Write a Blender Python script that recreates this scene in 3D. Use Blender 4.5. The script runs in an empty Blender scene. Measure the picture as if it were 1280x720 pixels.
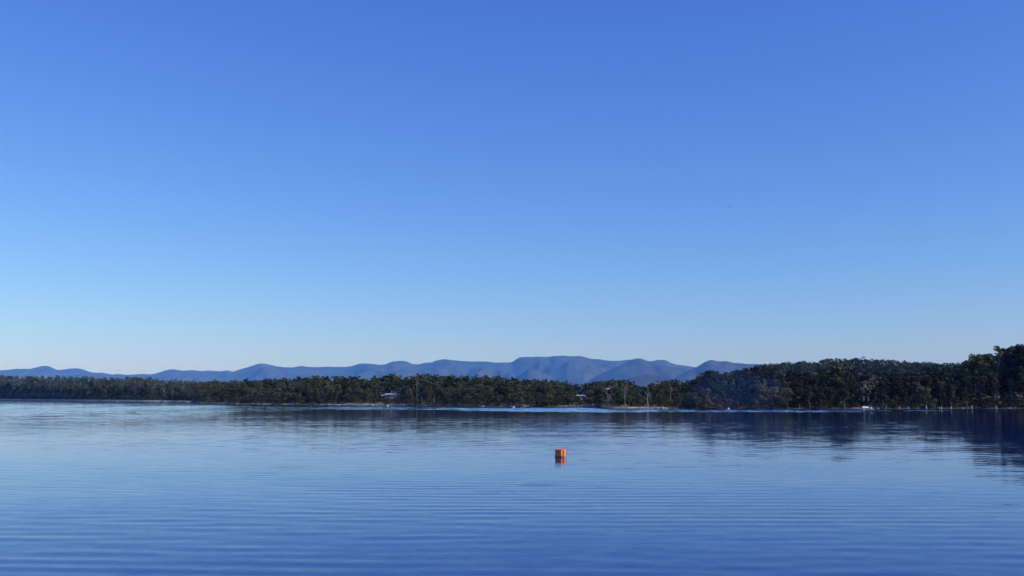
import bpy, math, random
import numpy as np
from mathutils import Vector, noise as mnoise
R = math.radians
rng = np.random.default_rng(7)
random.seed(7)
sc = bpy.context.scene
col = sc.collection

# ------------------------------------------------------------------ camera
F = 1280.0                    # focal length in photograph pixels
CAM_H = 4.0
PITCH = math.atan(136 / F)
cam_d = bpy.data.cameras.new('camera')
cam_d.sensor_width = 36; cam_d.lens = 36
cam_d.clip_start = 0.1; cam_d.clip_end = 80000
cam = bpy.data.objects.new('camera', cam_d); col.objects.link(cam)
cam.location = (0, 0, CAM_H)
cam.rotation_euler = (R(90) + PITCH, 0, 0)
sc.camera = cam

# ------------------------------------------------------------------ world and sun
SUN_EL, SUN_AZ = 35.0, 112.0      # azimuth clockwise from the view direction (+Y)
world = bpy.data.worlds.new('World'); sc.world = world; world.use_nodes = True
wn = world.node_tree; wn.nodes.clear()
w_out = wn.nodes.new('ShaderNodeOutputWorld')
bg = wn.nodes.new('ShaderNodeBackground'); bg.inputs['Strength'].default_value = 0.10
sky = wn.nodes.new('ShaderNodeTexSky'); sky.sky_type = 'NISHITA'; sky.sun_disc = False
sky.sun_elevation = R(SUN_EL); sky.sun_rotation = R(SUN_AZ)
sky.altitude = 0; sky.air_density = 1.0; sky.dust_density = 0.5; sky.ozone_density = 6.0
# tone of the clear winter sky: one power curve per channel, out = gain * (0.1 * sky) ** power
SKY_CURVE = ((1.25, 1.30), (1.14, 1.28), (0.70, 1.32))
w_sep = wn.nodes.new('ShaderNodeSeparateColor'); w_cmb = wn.nodes.new('ShaderNodeCombineColor')
wn.links.new(sky.outputs[0], w_sep.inputs[0])
for k, (pw, gain) in enumerate(SKY_CURVE):
    m1 = wn.nodes.new('ShaderNodeMath'); m1.operation = 'MULTIPLY'; m1.inputs[1].default_value = 0.1
    m2 = wn.nodes.new('ShaderNodeMath'); m2.operation = 'POWER'; m2.inputs[1].default_value = pw
    m3 = wn.nodes.new('ShaderNodeMath'); m3.operation = 'MULTIPLY'; m3.inputs[1].default_value = gain * 10
    wn.links.new(w_sep.outputs[k], m1.inputs[0]); wn.links.new(m1.outputs[0], m2.inputs[0])
    wn.links.new(m2.outputs[0], m3.inputs[0]); wn.links.new(m3.outputs[0], w_cmb.inputs[k])
wn.links.new(w_cmb.outputs[0], bg.inputs['Color'])
wn.links.new(bg.outputs[0], w_out.inputs['Surface'])

sun_d = bpy.data.lights.new('sun', 'SUN'); sun_d.energy = 3.4; sun_d.angle = R(0.5)
sun_d.color = (1.0, 0.95, 0.87)
sun = bpy.data.objects.new('sun', sun_d); col.objects.link(sun)
sdir = Vector((math.sin(R(SUN_AZ)) * math.cos(R(SUN_EL)), math.cos(R(SUN_AZ)) * math.cos(R(SUN_EL)), math.sin(R(SUN_EL))))
sun.rotation_euler = sdir.to_track_quat('Z', 'Y').to_euler()

sc.view_settings.view_transform = 'Standard'; sc.view_settings.look = 'None'
sc.view_settings.exposure = 0.0; sc.view_settings.gamma = 1.0
sc.render.engine = 'CYCLES'
sc.cycles.use_denoising = True
sc.cycles.max_bounces = 6; sc.cycles.volume_bounces = 2
sc.cycles.transparent_max_bounces = 8

# ------------------------------------------------------------------ helpers
def uv_ray(x, y):
    u = (x - 640) / F; v = (360 - y) / F
    return Vector((u, math.cos(PITCH) - v * math.sin(PITCH), math.sin(PITCH) + v * math.cos(PITCH)))
def on_water(x, y):
    r = uv_ray(x, y); t = -CAM_H / r.z
    return Vector((r.x * t, r.y * t, 0))
def at_depth(x, y, Y):
    r = uv_ray(x, y); t = Y / r.y
    return Vector((r.x * t, Y, CAM_H + r.z * t))
def z_of(y, Y, x=640):
    return at_depth(x, y, Y).z
def px_of(X, Y):
    return 640 + F * 1.0056 * X / Y

def prop(o, label=None, cat=None, group=None, kind=None):
    if label: o['label'] = label
    if cat: o['category'] = cat
    if group: o['group'] = group
    if kind: o['kind'] = kind
    return o
def mesh_np(name, verts, faces, mats=(), midx=None, smooth=False):
    """verts (n,3); faces = list of (m,k) index arrays."""
    me = bpy.data.meshes.new(name)
    verts = np.asarray(verts, dtype=np.float32)
    if isinstance(faces, np.ndarray): faces = [faces]
    loops = np.concatenate([f.ravel() for f in faces]).astype(np.int32)
    sizes = np.concatenate([np.full(len(f), f.shape[1], dtype=np.int32) for f in faces])
    starts = np.concatenate([[0], np.cumsum(sizes)[:-1]]).astype(np.int32)
    me.vertices.add(len(verts)); me.vertices.foreach_set('co', verts.ravel())
    me.loops.add(len(loops)); me.loops.foreach_set('vertex_index', loops)
    me.polygons.add(len(sizes)); me.polygons.foreach_set('loop_start', starts)
    me.polygons.foreach_set('loop_total', sizes)
    for m in mats: me.materials.append(m)
    if midx is not None: me.polygons.foreach_set('material_index', np.asarray(midx, dtype=np.int32))
    me.polygons.foreach_set('use_smooth', np.full(len(sizes), smooth, dtype=bool))
    me.update(calc_edges=True); me.validate()
    return me
def link(name, me, parent=None, loc=None, rz=0):
    o = bpy.data.objects.new(name, me); col.objects.link(o)
    if parent is not None: o.parent = parent
    if loc is not None: o.location = loc
    if rz: o.rotation_euler = (0, 0, rz)
    return o
def empty(name, loc, rz=0):
    return link(name, None, None, loc, rz)

class MB:
    """collects simple shapes into one mesh"""
    def __init__(s): s.v = []; s.f = []
    def box(s, c, d, rot=None, taper=1.0):
        i = len(s.v)
        for sx, sy, sz in ((-1,-1,-1),(1,-1,-1),(1,1,-1),(-1,1,-1),(-1,-1,1),(1,-1,1),(1,1,1),(-1,1,1)):
            k = taper if sz > 0 else 1
            p = Vector((sx*d[0]/2*k, sy*d[1]/2*k, sz*d[2]/2))
            if rot: p.rotate(rot)
            s.v.append(tuple(p + Vector(c)))
        for q in ((0,3,2,1),(4,5,6,7),(0,1,5,4),(1,2,6,5),(2,3,7,6),(3,0,4,7)): s.f.append(tuple(i+a for a in q))
        return s
    def tube(s, pts, rad, n=6, cap=True):
        base = len(s.v); pts = [Vector(p) for p in pts]
        for k, p in enumerate(pts):
            d = (pts[min(k+1, len(pts)-1)] - pts[max(k-1, 0)])
            if d.length < 1e-6: d = Vector((0,0,1))
            d.normalize()
            a = d.cross(Vector((0.3,1,0.1))).normalized(); b = d.cross(a)
            for j in range(n):
                t = 2*math.pi*j/n
                s.v.append(tuple(p + (a*math.cos(t)+b*math.sin(t))*rad[k]))
        for k in range(len(pts)-1):
            for j in range(n):
                j2 = (j+1) % n
                s.f.append((base+k*n+j, base+k*n+j2, base+(k+1)*n+j2, base+(k+1)*n+j))
        if cap:
            s.f.append(tuple(base+j for j in range(n))[::-1])
            s.f.append(tuple(base+(len(pts)-1)*n+j for j in range(n)))
        return s
    def lathe(s, prof, n=16, c=(0,0,0)):
        base = len(s.v)
        for r, z in prof:
            for j in range(n):
                t = 2*math.pi*j/n
                s.v.append((c[0]+r*math.cos(t), c[1]+r*math.sin(t), c[2]+z))
        for k in range(len(prof)-1):
            for j in range(n):
                j2 = (j+1) % n
                s.f.append((base+k*n+j, base+k*n+j2, base+(k+1)*n+j2, base+(k+1)*n+j))
        s.f.append(tuple(base+j for j in range(n))[::-1])
        s.f.append(tuple(base+(len(prof)-1)*n+j for j in range(n)))
        return s
    def poly(s, vs, fs):
        i = len(s.v); s.v += [tuple(v) for v in vs]; s.f += [tuple(i+a for a in f) for f in fs]
        return s
    def mesh(s, name, mat, smooth=False):
        me = bpy.data.meshes.new(name); me.from_pydata(s.v, [], s.f)
        me.materials.append(mat)
        if smooth: me.polygons.foreach_set('use_smooth', [True]*len(me.polygons))
        me.update(); return me
    def build(s, name, mat, parent=None, loc=None, rz=0, smooth=False):
        return link(name, s.mesh(name, mat, smooth), parent, loc, rz)

# ------------------------------------------------------------------ materials
def new_mat(name):
    m = bpy.data.materials.new(name); m.use_nodes = True
    nt = m.node_tree; nt.nodes.clear()
    out = nt.nodes.new('ShaderNodeOutputMaterial')
    b = nt.nodes.new('ShaderNodeBsdfPrincipled')
    nt.links.new(b.outputs[0], out.inputs['Surface'])
    return m, nt, b, out
def ramp(nt, fac, stops):
    r = nt.nodes.new('ShaderNodeValToRGB'); e = r.color_ramp.elements
    while len(e) < len(stops): e.new(0.5)
    for k, (p, c) in enumerate(stops):
        e[k].position = p; e[k].color = (*c, 1) if len(c) == 3 else c
    nt.links.new(fac, r.inputs[0]); return r.outputs[0]
def noise(nt, vec, scale, detail=3, rough=0.5, out='Fac'):
    n = nt.nodes.new('ShaderNodeTexNoise'); n.inputs['Scale'].default_value = scale
    n.inputs['Detail'].default_value = detail; n.inputs['Roughness'].default_value = rough
    if vec is not None: nt.links.new(vec, n.inputs['Vector'])
    return n.outputs[out]
def math_(nt, op, a, b=None, c=None, clamp=False):
    n = nt.nodes.new('ShaderNodeMath'); n.operation = op; n.use_clamp = clamp
    for k, v in enumerate((a, b, c)):
        if v is None: continue
        if isinstance(v, (int, float)): n.inputs[k].default_value = v
        else: nt.links.new(v, n.inputs[k])
    return n.outputs[0]
def maprange(nt, v, a, b, c, d, smooth=True):
    n = nt.nodes.new('ShaderNodeMapRange'); n.interpolation_type = 'SMOOTHSTEP' if smooth else 'LINEAR'
    nt.links.new(v, n.inputs[0])
    for k, x in enumerate((a, b, c, d)): n.inputs[k+1].default_value = x
    return n.outputs[0]
def mix(nt, fac, a, b, blend='MIX'):
    n = nt.nodes.new('ShaderNodeMix'); n.data_type = 'RGBA'; n.blend_type = blend
    for s, v in ((n.inputs[0], fac), (n.inputs[6], a), (n.inputs[7], b)):
        if isinstance(v, (int, float)): s.default_value = v
        elif isinstance(v, tuple): s.default_value = (*v, 1)
        else: nt.links.new(v, s)
    return n.outputs[2]
def geo(nt): return nt.nodes.new('ShaderNodeNewGeometry')
def simple(name, c, rough=0.6, var=0.15, scale=3.0, metallic=0.0):
    m, nt, b, _ = new_mat(name)
    tc = nt.nodes.new('ShaderNodeTexCoord')
    n = noise(nt, tc.outputs['Object'], scale, 4, 0.6)
    lo = tuple(max(0, x*(1-var)) for x in c); hi = tuple(min(1, x*(1+var)) for x in c)
    nt.links.new(ramp(nt, n, [(0.3, lo), (0.7, hi)]), b.inputs['Base Color'])
    b.inputs['Roughness'].default_value = rough; b.inputs['Metallic'].default_value = metallic
    return m

def leaf_mat(name, c1, c2, c3):
    m, nt, b, out = new_mat(name)
    g = geo(nt)
    oi = nt.nodes.new('ShaderNodeObjectInfo')
    big = noise(nt, g.outputs['Position'], 0.09, 2, 0.5)
    small = noise(nt, g.outputs['Position'], 0.8, 2, 0.5)
    f = math_(nt, 'ADD', math_(nt, 'MULTIPLY', big, 0.75), math_(nt, 'MULTIPLY', small, 0.25))
    f = math_(nt, 'ADD', f, math_(nt, 'MULTIPLY', math_(nt, 'SUBTRACT', oi.outputs['Random'], 0.5), 0.35), clamp=True)
    c = ramp(nt, f, [(0.28, c1), (0.5, c2), (0.72, c3)])
    nt.links.new(c, b.inputs['Base Color'])
    b.inputs['Roughness'].default_value = 0.55
    b.inputs['Specular IOR Level'].default_value = 0.1
    tr = nt.nodes.new('ShaderNodeBsdfTranslucent'); nt.links.new(c, tr.inputs[0])
    ms = nt.nodes.new('ShaderNodeMixShader'); ms.inputs[0].default_value = 0.15
    nt.links.new(b.outputs[0], ms.inputs[1]); nt.links.new(tr.outputs[0], ms.inputs[2])
    nt.links.new(ms.outputs[0], out.inputs['Surface'])
    return m
M = {}
M['gum'] = leaf_mat('gum_leaves', (0.058,0.068,0.029), (0.090,0.100,0.041), (0.130,0.130,0.056))
M['grey'] = leaf_mat('grey_hazed_leaves', (0.105,0.115,0.075), (0.135,0.142,0.09), (0.165,0.165,0.11))  # pale grey trees; on the far shore this colour also holds the haze
M['dark'] = leaf_mat('dark_shaded_leaves', (0.014,0.020,0.011), (0.028,0.037,0.018), (0.055,0.060,0.028))  # dark trees, with the shade of the headland's sunless side put into the colour
M['olive'] = leaf_mat('olive_leaves', (0.055,0.060,0.024), (0.088,0.088,0.034), (0.130,0.112,0.048))
def bark(name, a, b_, c):
    m, nt, b, _ = new_mat(name)
    tc = nt.nodes.new('ShaderNodeTexCoord')
    mp = nt.nodes.new('ShaderNodeMapping'); mp.inputs['Scale'].default_value = (1,1,0.25)
    nt.links.new(tc.outputs['Object'], mp.inputs[0])
    n = noise(nt, mp.outputs[0], 2.2, 4, 0.6)
    nt.links.new(ramp(nt, n, [(0.3, a), (0.5, b_), (0.7, c)]), b.inputs['Base Color'])
    b.inputs['Roughness'].default_value = 0.85
    return m
M['bark'] = bark('grey_bark', (0.05,0.045,0.04), (0.11,0.10,0.085), (0.22,0.205,0.18))
M['grey_wood'] = bark('grey_wood', (0.10,0.09,0.08), (0.20,0.185,0.165), (0.33,0.31,0.28))
M['pale_wood'] = bark('pale_wood', (0.20,0.19,0.17), (0.36,0.34,0.31), (0.50,0.48,0.44))
M['white_bark'] = bark('pale_smooth_bark', (0.30,0.28,0.25), (0.52,0.50,0.46), (0.68,0.66,0.62))

# ------------------------------------------------------------------ shoreline and skyline of the wood
def prof(pts):
    a = np.array(pts, float)
    return lambda x: float(np.interp(x, a[:,0], a[:,1]))
shore_px = prof([(-500,499),(-150,499.3),(0,499.9),(60,500.6),(120,501.4),(180,502.2),(244,502.9),(246,504.5),(300,505.6),(360,506.0),(420,506.4),
                 (500,507.0),(545,507.4),(600,508.0),(640,508.2),(660,507.8),(751,507.9),(753.5,510.0),(770,510.4),(815,510.6),(835,510.8),(870,510.8),
                 (960,510.9),(1100,510.7),(1200,510.6),(1280,510.6),(1450,511.2),(1800,513)])
def shore_D(x):
    r = uv_ray(x, shore_px(x)); return CAM_H / -r.z * r.y
top_px = prof([(-500,472),(-100,471),(0,469.5),(30,470),(100,470),(150,472),(166,470.5),(200,473.5),(235,475),(245,476),(247,497),(256,491),(265,486),(280,482),(292,476.5),(300,475),(318,474),
               (335,471),(360,472),(387,469),(440,470.5),(480,470.5),(487,467),(495,468),(510,471.5),(524,466.5),(560,467.5),(600,469),(640,471),(660,472.5),
               (680,474),(700,476.5),(720,478.5),(735,476),(752,475),(762,475),(770,474),(782,476),(790,479),(800,481),(812,481.5),(825,477),(832,474.5),
               (842,475),(850,478),(862,475),(870,470),(880,467),(888,463),(896,464),(905,465),(915,463.5),(930,460),(945,457.5),(955,455.5),(965,457),
               (980,462),(1000,463),(1020,462),(1040,458),(1050,453),(1060,457),(1070,465),(1090,466),(1100,463),(1110,461),(1130,467),(1150,463),
               (1165,458),(1180,459),(1200,457),(1212,450),(1220,443),(1230,441.5),(1240,443),(1248,437),(1256,432),(1264,431.5),(1271,435),(1280,430),(1340,428),(1450,432),(1800,430)])
DEPTH = 75.0
def top_H(x, Y):
    return z_of(top_px(x), Y, x)
def ground_z(x, s):
    """land height s metres behind the shoreline in photo column x"""
    D = shore_D(x)
    if s <= 0: return max(-1.2, 0.10 * s)
    bank = float(np.interp(x, [240, 250, 740, 756, 840, 880], [1.25, 0.8, 0.7, 0.5, 0.5, 0.3])) * (1 - math.exp(-s / 3.0))
    Ht = top_H(x, D + DEPTH)
    rise = max(0.4, Ht - 13.0) if Ht > 15 else max(0.4, Ht * 0.22)
    t = min(1, max(0, (s - 6) / (DEPTH - 6))); t = t*t*(3-2*t)
    return bank + rise * t

# ------------------------------------------------------------------ water
WATER_BODY = (0.001, 0.007, 0.105, 1)
def water_mat():
    m, nt, b, out = new_mat('lake_water')
    g = geo(nt); pos = g.outputs['Position']
    sep = nt.nodes.new('ShaderNodeSeparateXYZ'); nt.links.new(pos, sep.inputs[0])
    X, Y = sep.outputs[0], sep.outputs[1]
    def mapped(sx, sy, rz=0, off=0):
        mp = nt.nodes.new('ShaderNodeMapping'); mp.inputs['Scale'].default_value = (sx, sy, 1)
        mp.inputs['Rotation'].default_value = (0, 0, rz); mp.inputs['Location'].default_value = (off, off*1.7, 0)
        nt.links.new(pos, mp.inputs[0]); return mp.outputs[0]
    def slopes(vec, scale, detail, ax, ay, rough=0.5):
        n = nt.nodes.new('ShaderNodeTexNoise'); n.inputs['Scale'].default_value = scale
        n.inputs['Detail'].default_value = detail; n.inputs['Roughness'].default_value = rough
        nt.links.new(vec, n.inputs['Vector'])
        s = nt.nodes.new('ShaderNodeSeparateColor'); nt.links.new(n.outputs['Color'], s.inputs[0])
        return (math_(nt, 'MULTIPLY', math_(nt, 'SUBTRACT', s.outputs[0], 0.5), ax),
                math_(nt, 'MULTIPLY', math_(nt, 'SUBTRACT', s.outputs[1], 0.5), ay))
    # fine wavelets only: the waves themselves are geometry out to 620 m
    dist = math_(nt, 'SQRT', math_(nt, 'ADD', math_(nt, 'MULTIPLY', X, X), math_(nt, 'MULTIPLY', Y, Y)))
    far_ = maprange(nt, Y, 590, 640, 0.0, 1.0)
    ax, ay = slopes(mapped(0.4, 1.0, 0.15), 1.3, 3, 0.015, 0.032)
    bx, by = slopes(mapped(0.5, 1.0, -0.2, 9), 5.0, 2, 0.02, 0.035)
    nearf = maprange(nt, Y, 25, 130, 1.0, 0.35); bx = math_(nt, 'MULTIPLY', bx, nearf); by = math_(nt, 'MULTIPLY', by, nearf)
    edge = nt.nodes.new('ShaderNodeAttribute'); edge.attribute_name = 'ruffle'
    ruf = math_(nt, 'MULTIPLY', edge.outputs['Fac'], maprange(nt, Y, 590, 640, 0.4, 1.0))
    cx, cy = slopes(mapped(0.8, 1.0, 0.1, 50), 1.6, 3, 0.5, 1.1)
    SX = math_(nt, 'ADD', math_(nt, 'ADD', ax, bx), math_(nt, 'MULTIPLY', cx, ruf))
    SY = math_(nt, 'ADD', math_(nt, 'ADD', ay, by), math_(nt, 'MULTIPLY', cy, ruf))
    cmb = nt.nodes.new('ShaderNodeCombineXYZ'); nt.links.new(SX, cmb.inputs[0]); nt.links.new(SY, cmb.inputs[1]); cmb.inputs[2].default_value = 0
    add = nt.nodes.new('ShaderNodeVectorMath'); add.operation = 'ADD'; nt.links.new(cmb.outputs[0], add.inputs[0]); nt.links.new(g.outputs['Normal'], add.inputs[1])
    nrm = nt.nodes.new('ShaderNodeVectorMath'); nrm.operation = 'NORMALIZE'; nt.links.new(add.outputs[0], nrm.inputs[0])
    # mirror over a deep blue body, weighted by Fresnel
    nt.nodes.remove(b)
    gl = nt.nodes.new('ShaderNodeBsdfGlossy'); gl.inputs['Roughness'].default_value = 0.05; gl.inputs['Color'].default_value = (0.87, 0.935, 1, 1)
    df = nt.nodes.new('ShaderNodeBsdfDiffuse'); df.inputs['Color'].default_value = WATER_BODY
    fr = nt.nodes.new('ShaderNodeFresnel'); fr.inputs['IOR'].default_value = 1.333
    for q in (gl, fr): nt.links.new(nrm.outputs[0], q.inputs['Normal'])
    ms = nt.nodes.new('ShaderNodeMixShader'); nt.links.new(fr.outputs[0], ms.inputs[0])
    nt.links.new(df.outputs[0], ms.inputs[1]); nt.links.new(gl.outputs[0], ms.inputs[2]); nt.links.new(ms.outputs[0], out.inputs['Surface'])
    return m
M['water'] = water_mat()
RUF_W = ([-400,0,200,300,420,560,700,752,753.5,1000,1150,1230,1280], [34,34,28,12.0,7.0,6.0,7.6,8.0,5.7,5.2,4.6,2.8,2.0])
RUF_A = ([-400,0,230,330,480,600,1100,1200,1280], [0.26,0.26,0.24,0.26,0.36,0.6,0.7,0.5,0.2])
def ruffle(px, y):
    """wind-ruffled lane along the bank: wide on the open bay, thin under the lee of the headland"""
    D = np.interp(px, RUF_PX, RUF_D)
    w = F*CAM_H/np.maximum(y, 1) - F*CAM_H/D
    width = np.interp(px, *RUF_W); a = np.interp(px, *RUF_A)
    off = np.interp(px, [440, 520, 640, 752, 753.5], [0.0, 1.2, 2.0, 2.2, 1.7])
    return a*np.clip((width - w)/np.where(px < 420, width*0.8, np.maximum(0.9, width*0.35)), 0, 1)*np.clip((w - off + 0.6)/0.8, 0, 1)
RUF_PX = np.unique(np.concatenate([np.arange(-500, 1801, 10.0), [751, 752, 753.5, 245, 246]])); RUF_D = np.array([shore_D(p) for p in RUF_PX])
def waves(x, y, ruf):
    rg = np.random.default_rng(21)
    h = np.zeros_like(x)
    def patch(scale, lo, hi, seed):
        r2 = np.random.default_rng(seed); q = np.zeros_like(x)
        for _ in range(7):
            a = r2.uniform(0, 6.28); k = 2*math.pi/(scale*r2.uniform(0.6, 1.8))
            q += np.cos(k*(x*math.cos(a)*0.55 + y*math.sin(a)) + r2.uniform(0, 6.28))
        q = np.clip((q/2.6 - lo)/(hi - lo), 0, 1); return q*q*(3-2*q)
    def train(n, lmin, lmax, spread, slope, amp, tilt=0.0):
        out = np.zeros_like(x); k0 = slope*math.sqrt(2.0/n)
        for _ in range(n):
            lam = lmin*(lmax/lmin)**rg.uniform(); a = tilt + rg.normal()*spread; k = 2*math.pi/lam
            out += (k0/k)*np.cos(k*(x*math.sin(a) + y*math.cos(a)) + rg.uniform(0, 6.28))
        return out*amp
    # boat wash: long parallel crests, strongest close by
    near = np.clip((95 - y)/60, 0, 1); near = near*near*(3-2*near)
    warp = 2.2*np.sin(x*0.055 + 2.4) + 0.7*np.sin(x*0.12 + y*0.045) + 1.0*np.sin(x*0.03 - y*0.06) + 0.25*np.sin(x*0.31 - y*0.11)
    pa = 0.15 + 0.85*patch(20, -0.6, 0.7, 3); pb = 0.15 + 0.85*patch(14, -0.5, 0.8, 4)
    for lam, dx, sl, p, off in ((1.22, 0.05, 0.017, pa, 0), (1.06, -0.02, 0.007, pb, 2), (1.75, 0.26, 0.008, pb, 5), (0.92, 0.10, 0.004, pa, 1), (1.45, -0.20, 0.006, pb, 3)):
        k = 2*math.pi/lam
        h += (sl/k)*np.cos(k*(y + dx*x) + warp*1.6 + off)*p*near
    # light chop everywhere, in patches
    mid = np.clip((y - 45)/50, 0.25, 1)
    h += train(16, 1.2, 3.2, 0.35, 0.008, 1.0)*mid*(0.35 + 0.65*patch(40, -0.6, 0.8, 8))
    h += train(10, 0.8, 1.5, 0.45, 0.006, 1.0)*np.clip((230 - y)/60, 0, 1)*(0.2 + 0.8*patch(30, -0.3, 0.9, 9))
    # broader slick undulation that bends the reflections
    h += train(8, 6.0, 18.0, 0.4, 0.0012, 1.0)
    # the ruffled lane
    h += train(18, 1.6, 3.0, 0.45, 0.20, 1.0)*ruf
    return h
def build_water():
    # waved surface: a fan of quads, finer towards the shore we stand on; flat sheets carry it on to the horizon
    cols = np.concatenate([np.linspace(-3200, -330, 16)[:-1], np.linspace(-330, 1610, 250), np.linspace(1610, 4500, 16)[1:]])
    rows = np.concatenate([np.arange(9, 60, 0.12), np.arange(60, 110, 0.17), np.arange(110, 215, 0.28), np.arange(215, 470, 0.44), np.arange(470, 626, 1.0)])
    PX, RY = np.meshgrid(cols, rows)
    RX = (PX - 640)/(F*1.0056)*RY
    rr = ruffle(PX, RY)
    wob = 0.5*np.sin(RX*0.09 + 1) + 0.35*np.sin(RX*0.23 - RY*0.11) + 0.4*np.sin(RX*0.05 + RY*0.21 + 2)
    rr = rr*np.clip(0.85 + 0.45*wob, 0.25, 1.1)
    H = waves(RX, RY, rr)
    H *= np.clip((rows[-1] - RY)/15, 0, 1)*np.clip((PX + 700)/350, 0, 1)*np.clip((1980 - PX)/350, 0, 1)*np.clip((RY - 9)/0.5, 0, 1)
    n2, k2 = RY.shape
    V = [np.stack([RX.ravel(), RY.ravel(), H.ravel()], 1)]; Fc = []; base = n2*k2
    i = np.arange(n2-1)[:,None]*k2 + np.arange(k2-1)[None,:]
    Fc.append(np.stack([i, i+1, i+k2+1, i+k2], -1).reshape(-1, 4)); nfan = len(Fc[0])
    for side, X0 in ((0, -40000.0), (k2-1, 40000.0)):        # out to either side
        V.append(np.stack([np.full(n2, X0), rows, np.zeros(n2)], 1))
        e_ = np.arange(n2-1)*k2 + side; o_ = base + np.arange(n2-1)
        q = np.stack([o_, e_, e_+k2, o_+1], -1); Fc.append(q if side == 0 else q[:, ::-1]); base += n2
    V.append(np.stack([RX[0], np.full(k2, -20000.0), np.zeros(k2)], 1))   # behind the camera
    e_ = np.arange(k2-1); o_ = base + e_; Fc.append(np.stack([o_, o_+1, e_+1, e_], -1)); base += k2
    V.append(np.array([[-40000, -20000, 0], [40000, -20000, 0]], float))
    Fc.append(np.array([[base, base-k2, 0, n2*k2], [base-1, base+1, n2*k2+n2, k2-1]])); base += 2
    xs = np.concatenate([[-40000,-15000,-6000], np.arange(-1500, 1501, 50), [6000,15000,40000]]).astype(float)
    ys = np.concatenate([[rows[-1]], np.arange(650, 1700, 25), [2500,6000,15000,40000]])
    XX, YY = np.meshgrid(xs, ys); n, k = YY.shape
    v = np.stack([XX.ravel(), YY.ravel(), np.zeros(XX.size)], 1); V.append(v)
    i = base + np.arange(n-1)[:,None]*k + np.arange(k-1)[None,:]
    Fc.append(np.stack([i, i+1, i+k+1, i+k], -1).reshape(-1, 4))
    V = np.concatenate(V); f2 = np.concatenate(Fc)
    pxv = 640 + F*1.0056*V[:,0]/np.maximum(V[:,1], 1)
    ruf = np.where((V[:,1] > 60) & (V[:,1] < 1700) & (pxv > -480) & (pxv < 1780), ruffle(pxv, V[:,1]), 0)
    ruf[:n2*k2] = rr.ravel()
    me = mesh_np('water', V, f2, [M['water']], smooth=True)
    att = me.attributes.new('ruffle', 'FLOAT', 'POINT')
    att.data.foreach_set('value', ruf.astype(np.float32))
    print('water quads', len(f2))
    prop(link('water', me), kind='structure')
build_water()

# ------------------------------------------------------------------ land
def land_mat():
    m, nt, b, _ = new_mat('bank_and_forest_floor')
    g = geo(nt); sep = nt.nodes.new('ShaderNodeSeparateXYZ'); nt.links.new(g.outputs['Position'], sep.inputs[0])
    n1 = noise(nt, g.outputs['Position'], 0.07, 3, 0.6)
    n2 = noise(nt, g.outputs['Position'], 0.6, 4, 0.65)
    floor_ = ramp(nt, n2, [(0.3,(0.030,0.028,0.018)),(0.7,(0.075,0.068,0.038))])
    sand = ramp(nt, n2, [(0.3,(0.32,0.25,0.17)),(0.5,(0.50,0.42,0.30)),(0.72,(0.64,0.57,0.45))])
    mud = ramp(nt, n2, [(0.3,(0.035,0.030,0.025)),(0.7,(0.09,0.075,0.055))])
    att = nt.nodes.new('ShaderNodeAttribute'); att.attribute_name = 'beach'
    sandy = math_(nt, 'MULTIPLY', att.outputs['Fac'], maprange(nt, n1, 0.36, 0.52, 0.5, 1.0))
    bankc = mix(nt, sandy, mud, sand)
    h = math_(nt, 'ADD', sep.outputs[2], math_(nt, 'MULTIPLY', math_(nt, 'SUBTRACT', n2, 0.5), 0.3))
    wet = maprange(nt, h, 0.05, 0.2, 0.0, 1.0)
    bankc = mix(nt, wet, mud, bankc)
    up = maprange(nt, h, 1.25, 1.5, 0.0, 1.0)
    nt.links.new(mix(nt, up, bankc, floor_), b.inputs['Base Color'])
    b.inputs['Roughness'].default_value = 0.95
    return m
M['land'] = land_mat()
BEACH = prof([(-480,0.9),(40,0.9),(120,1.0),(235,1.0),(246,0.2),(300,0.35),(340,0.55),(380,0.3),(440,0.8),(480,0.5),(560,0.3),(640,0.25),(740,0.4),
              (770,0.5),(790,1),(822,1),(840,0.5),(860,0.1),(1060,0.02),(1072,0.7),(1100,0.6),(1108,0.05),(1195,0.05),(1203,0.7),(1213,0.05),(1252,0.05),(1260,0.7),(1275,0.1)])
def build_land():
    pxs = np.concatenate([np.arange(-480, 0, 20), np.arange(0, 1281, 3), np.arange(1300, 1780, 20)])
    pxs = np.unique(np.concatenate([pxs, [244,245,246,247]]))
    ss = [-14,-5,-2,-0.8,0,0.6,1.2,2,3,4.5,7,10,15,22,30,40,52,64,75,100,180,400,1200,4000,12000,32000]
    v = []; bt = []
    for px in pxs:
        D = shore_D(px); r = uv_ray(px, 496); ux = r.x / r.y
        for s in ss:
            wob = 1.2*mnoise.noise((px*0.11, 3.3, 0)) if abs(s) < 8 else 0
            d = D + s + wob*min(1, 8/(abs(s)+1))
            if s > 300: z = ground_z(px, 100)*0.5 + 1
            else: z = ground_z(px, s)
            z += 0.25*mnoise.noise((ux*d*0.25, d*0.25, 1.0)) * (1 if s > 0.5 else 0)
            v.append((ux*d, d, z)); bt.append(BEACH(px))
    n, k = len(pxs), len(ss)
    i = np.arange(n-1)[:,None]*k + np.arange(k-1)[None,:]
    f = np.stack([i, i+k, i+k+1, i+1], -1).reshape(-1, 4)
    me = mesh_np('land', np.array(v), f, [M['land']], smooth=True)
    att = me.attributes.new('beach', 'FLOAT', 'POINT'); att.data.foreach_set('value', np.array(bt, dtype=np.float32))
    prop(link('land', me), kind='structure')
build_land()

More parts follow.
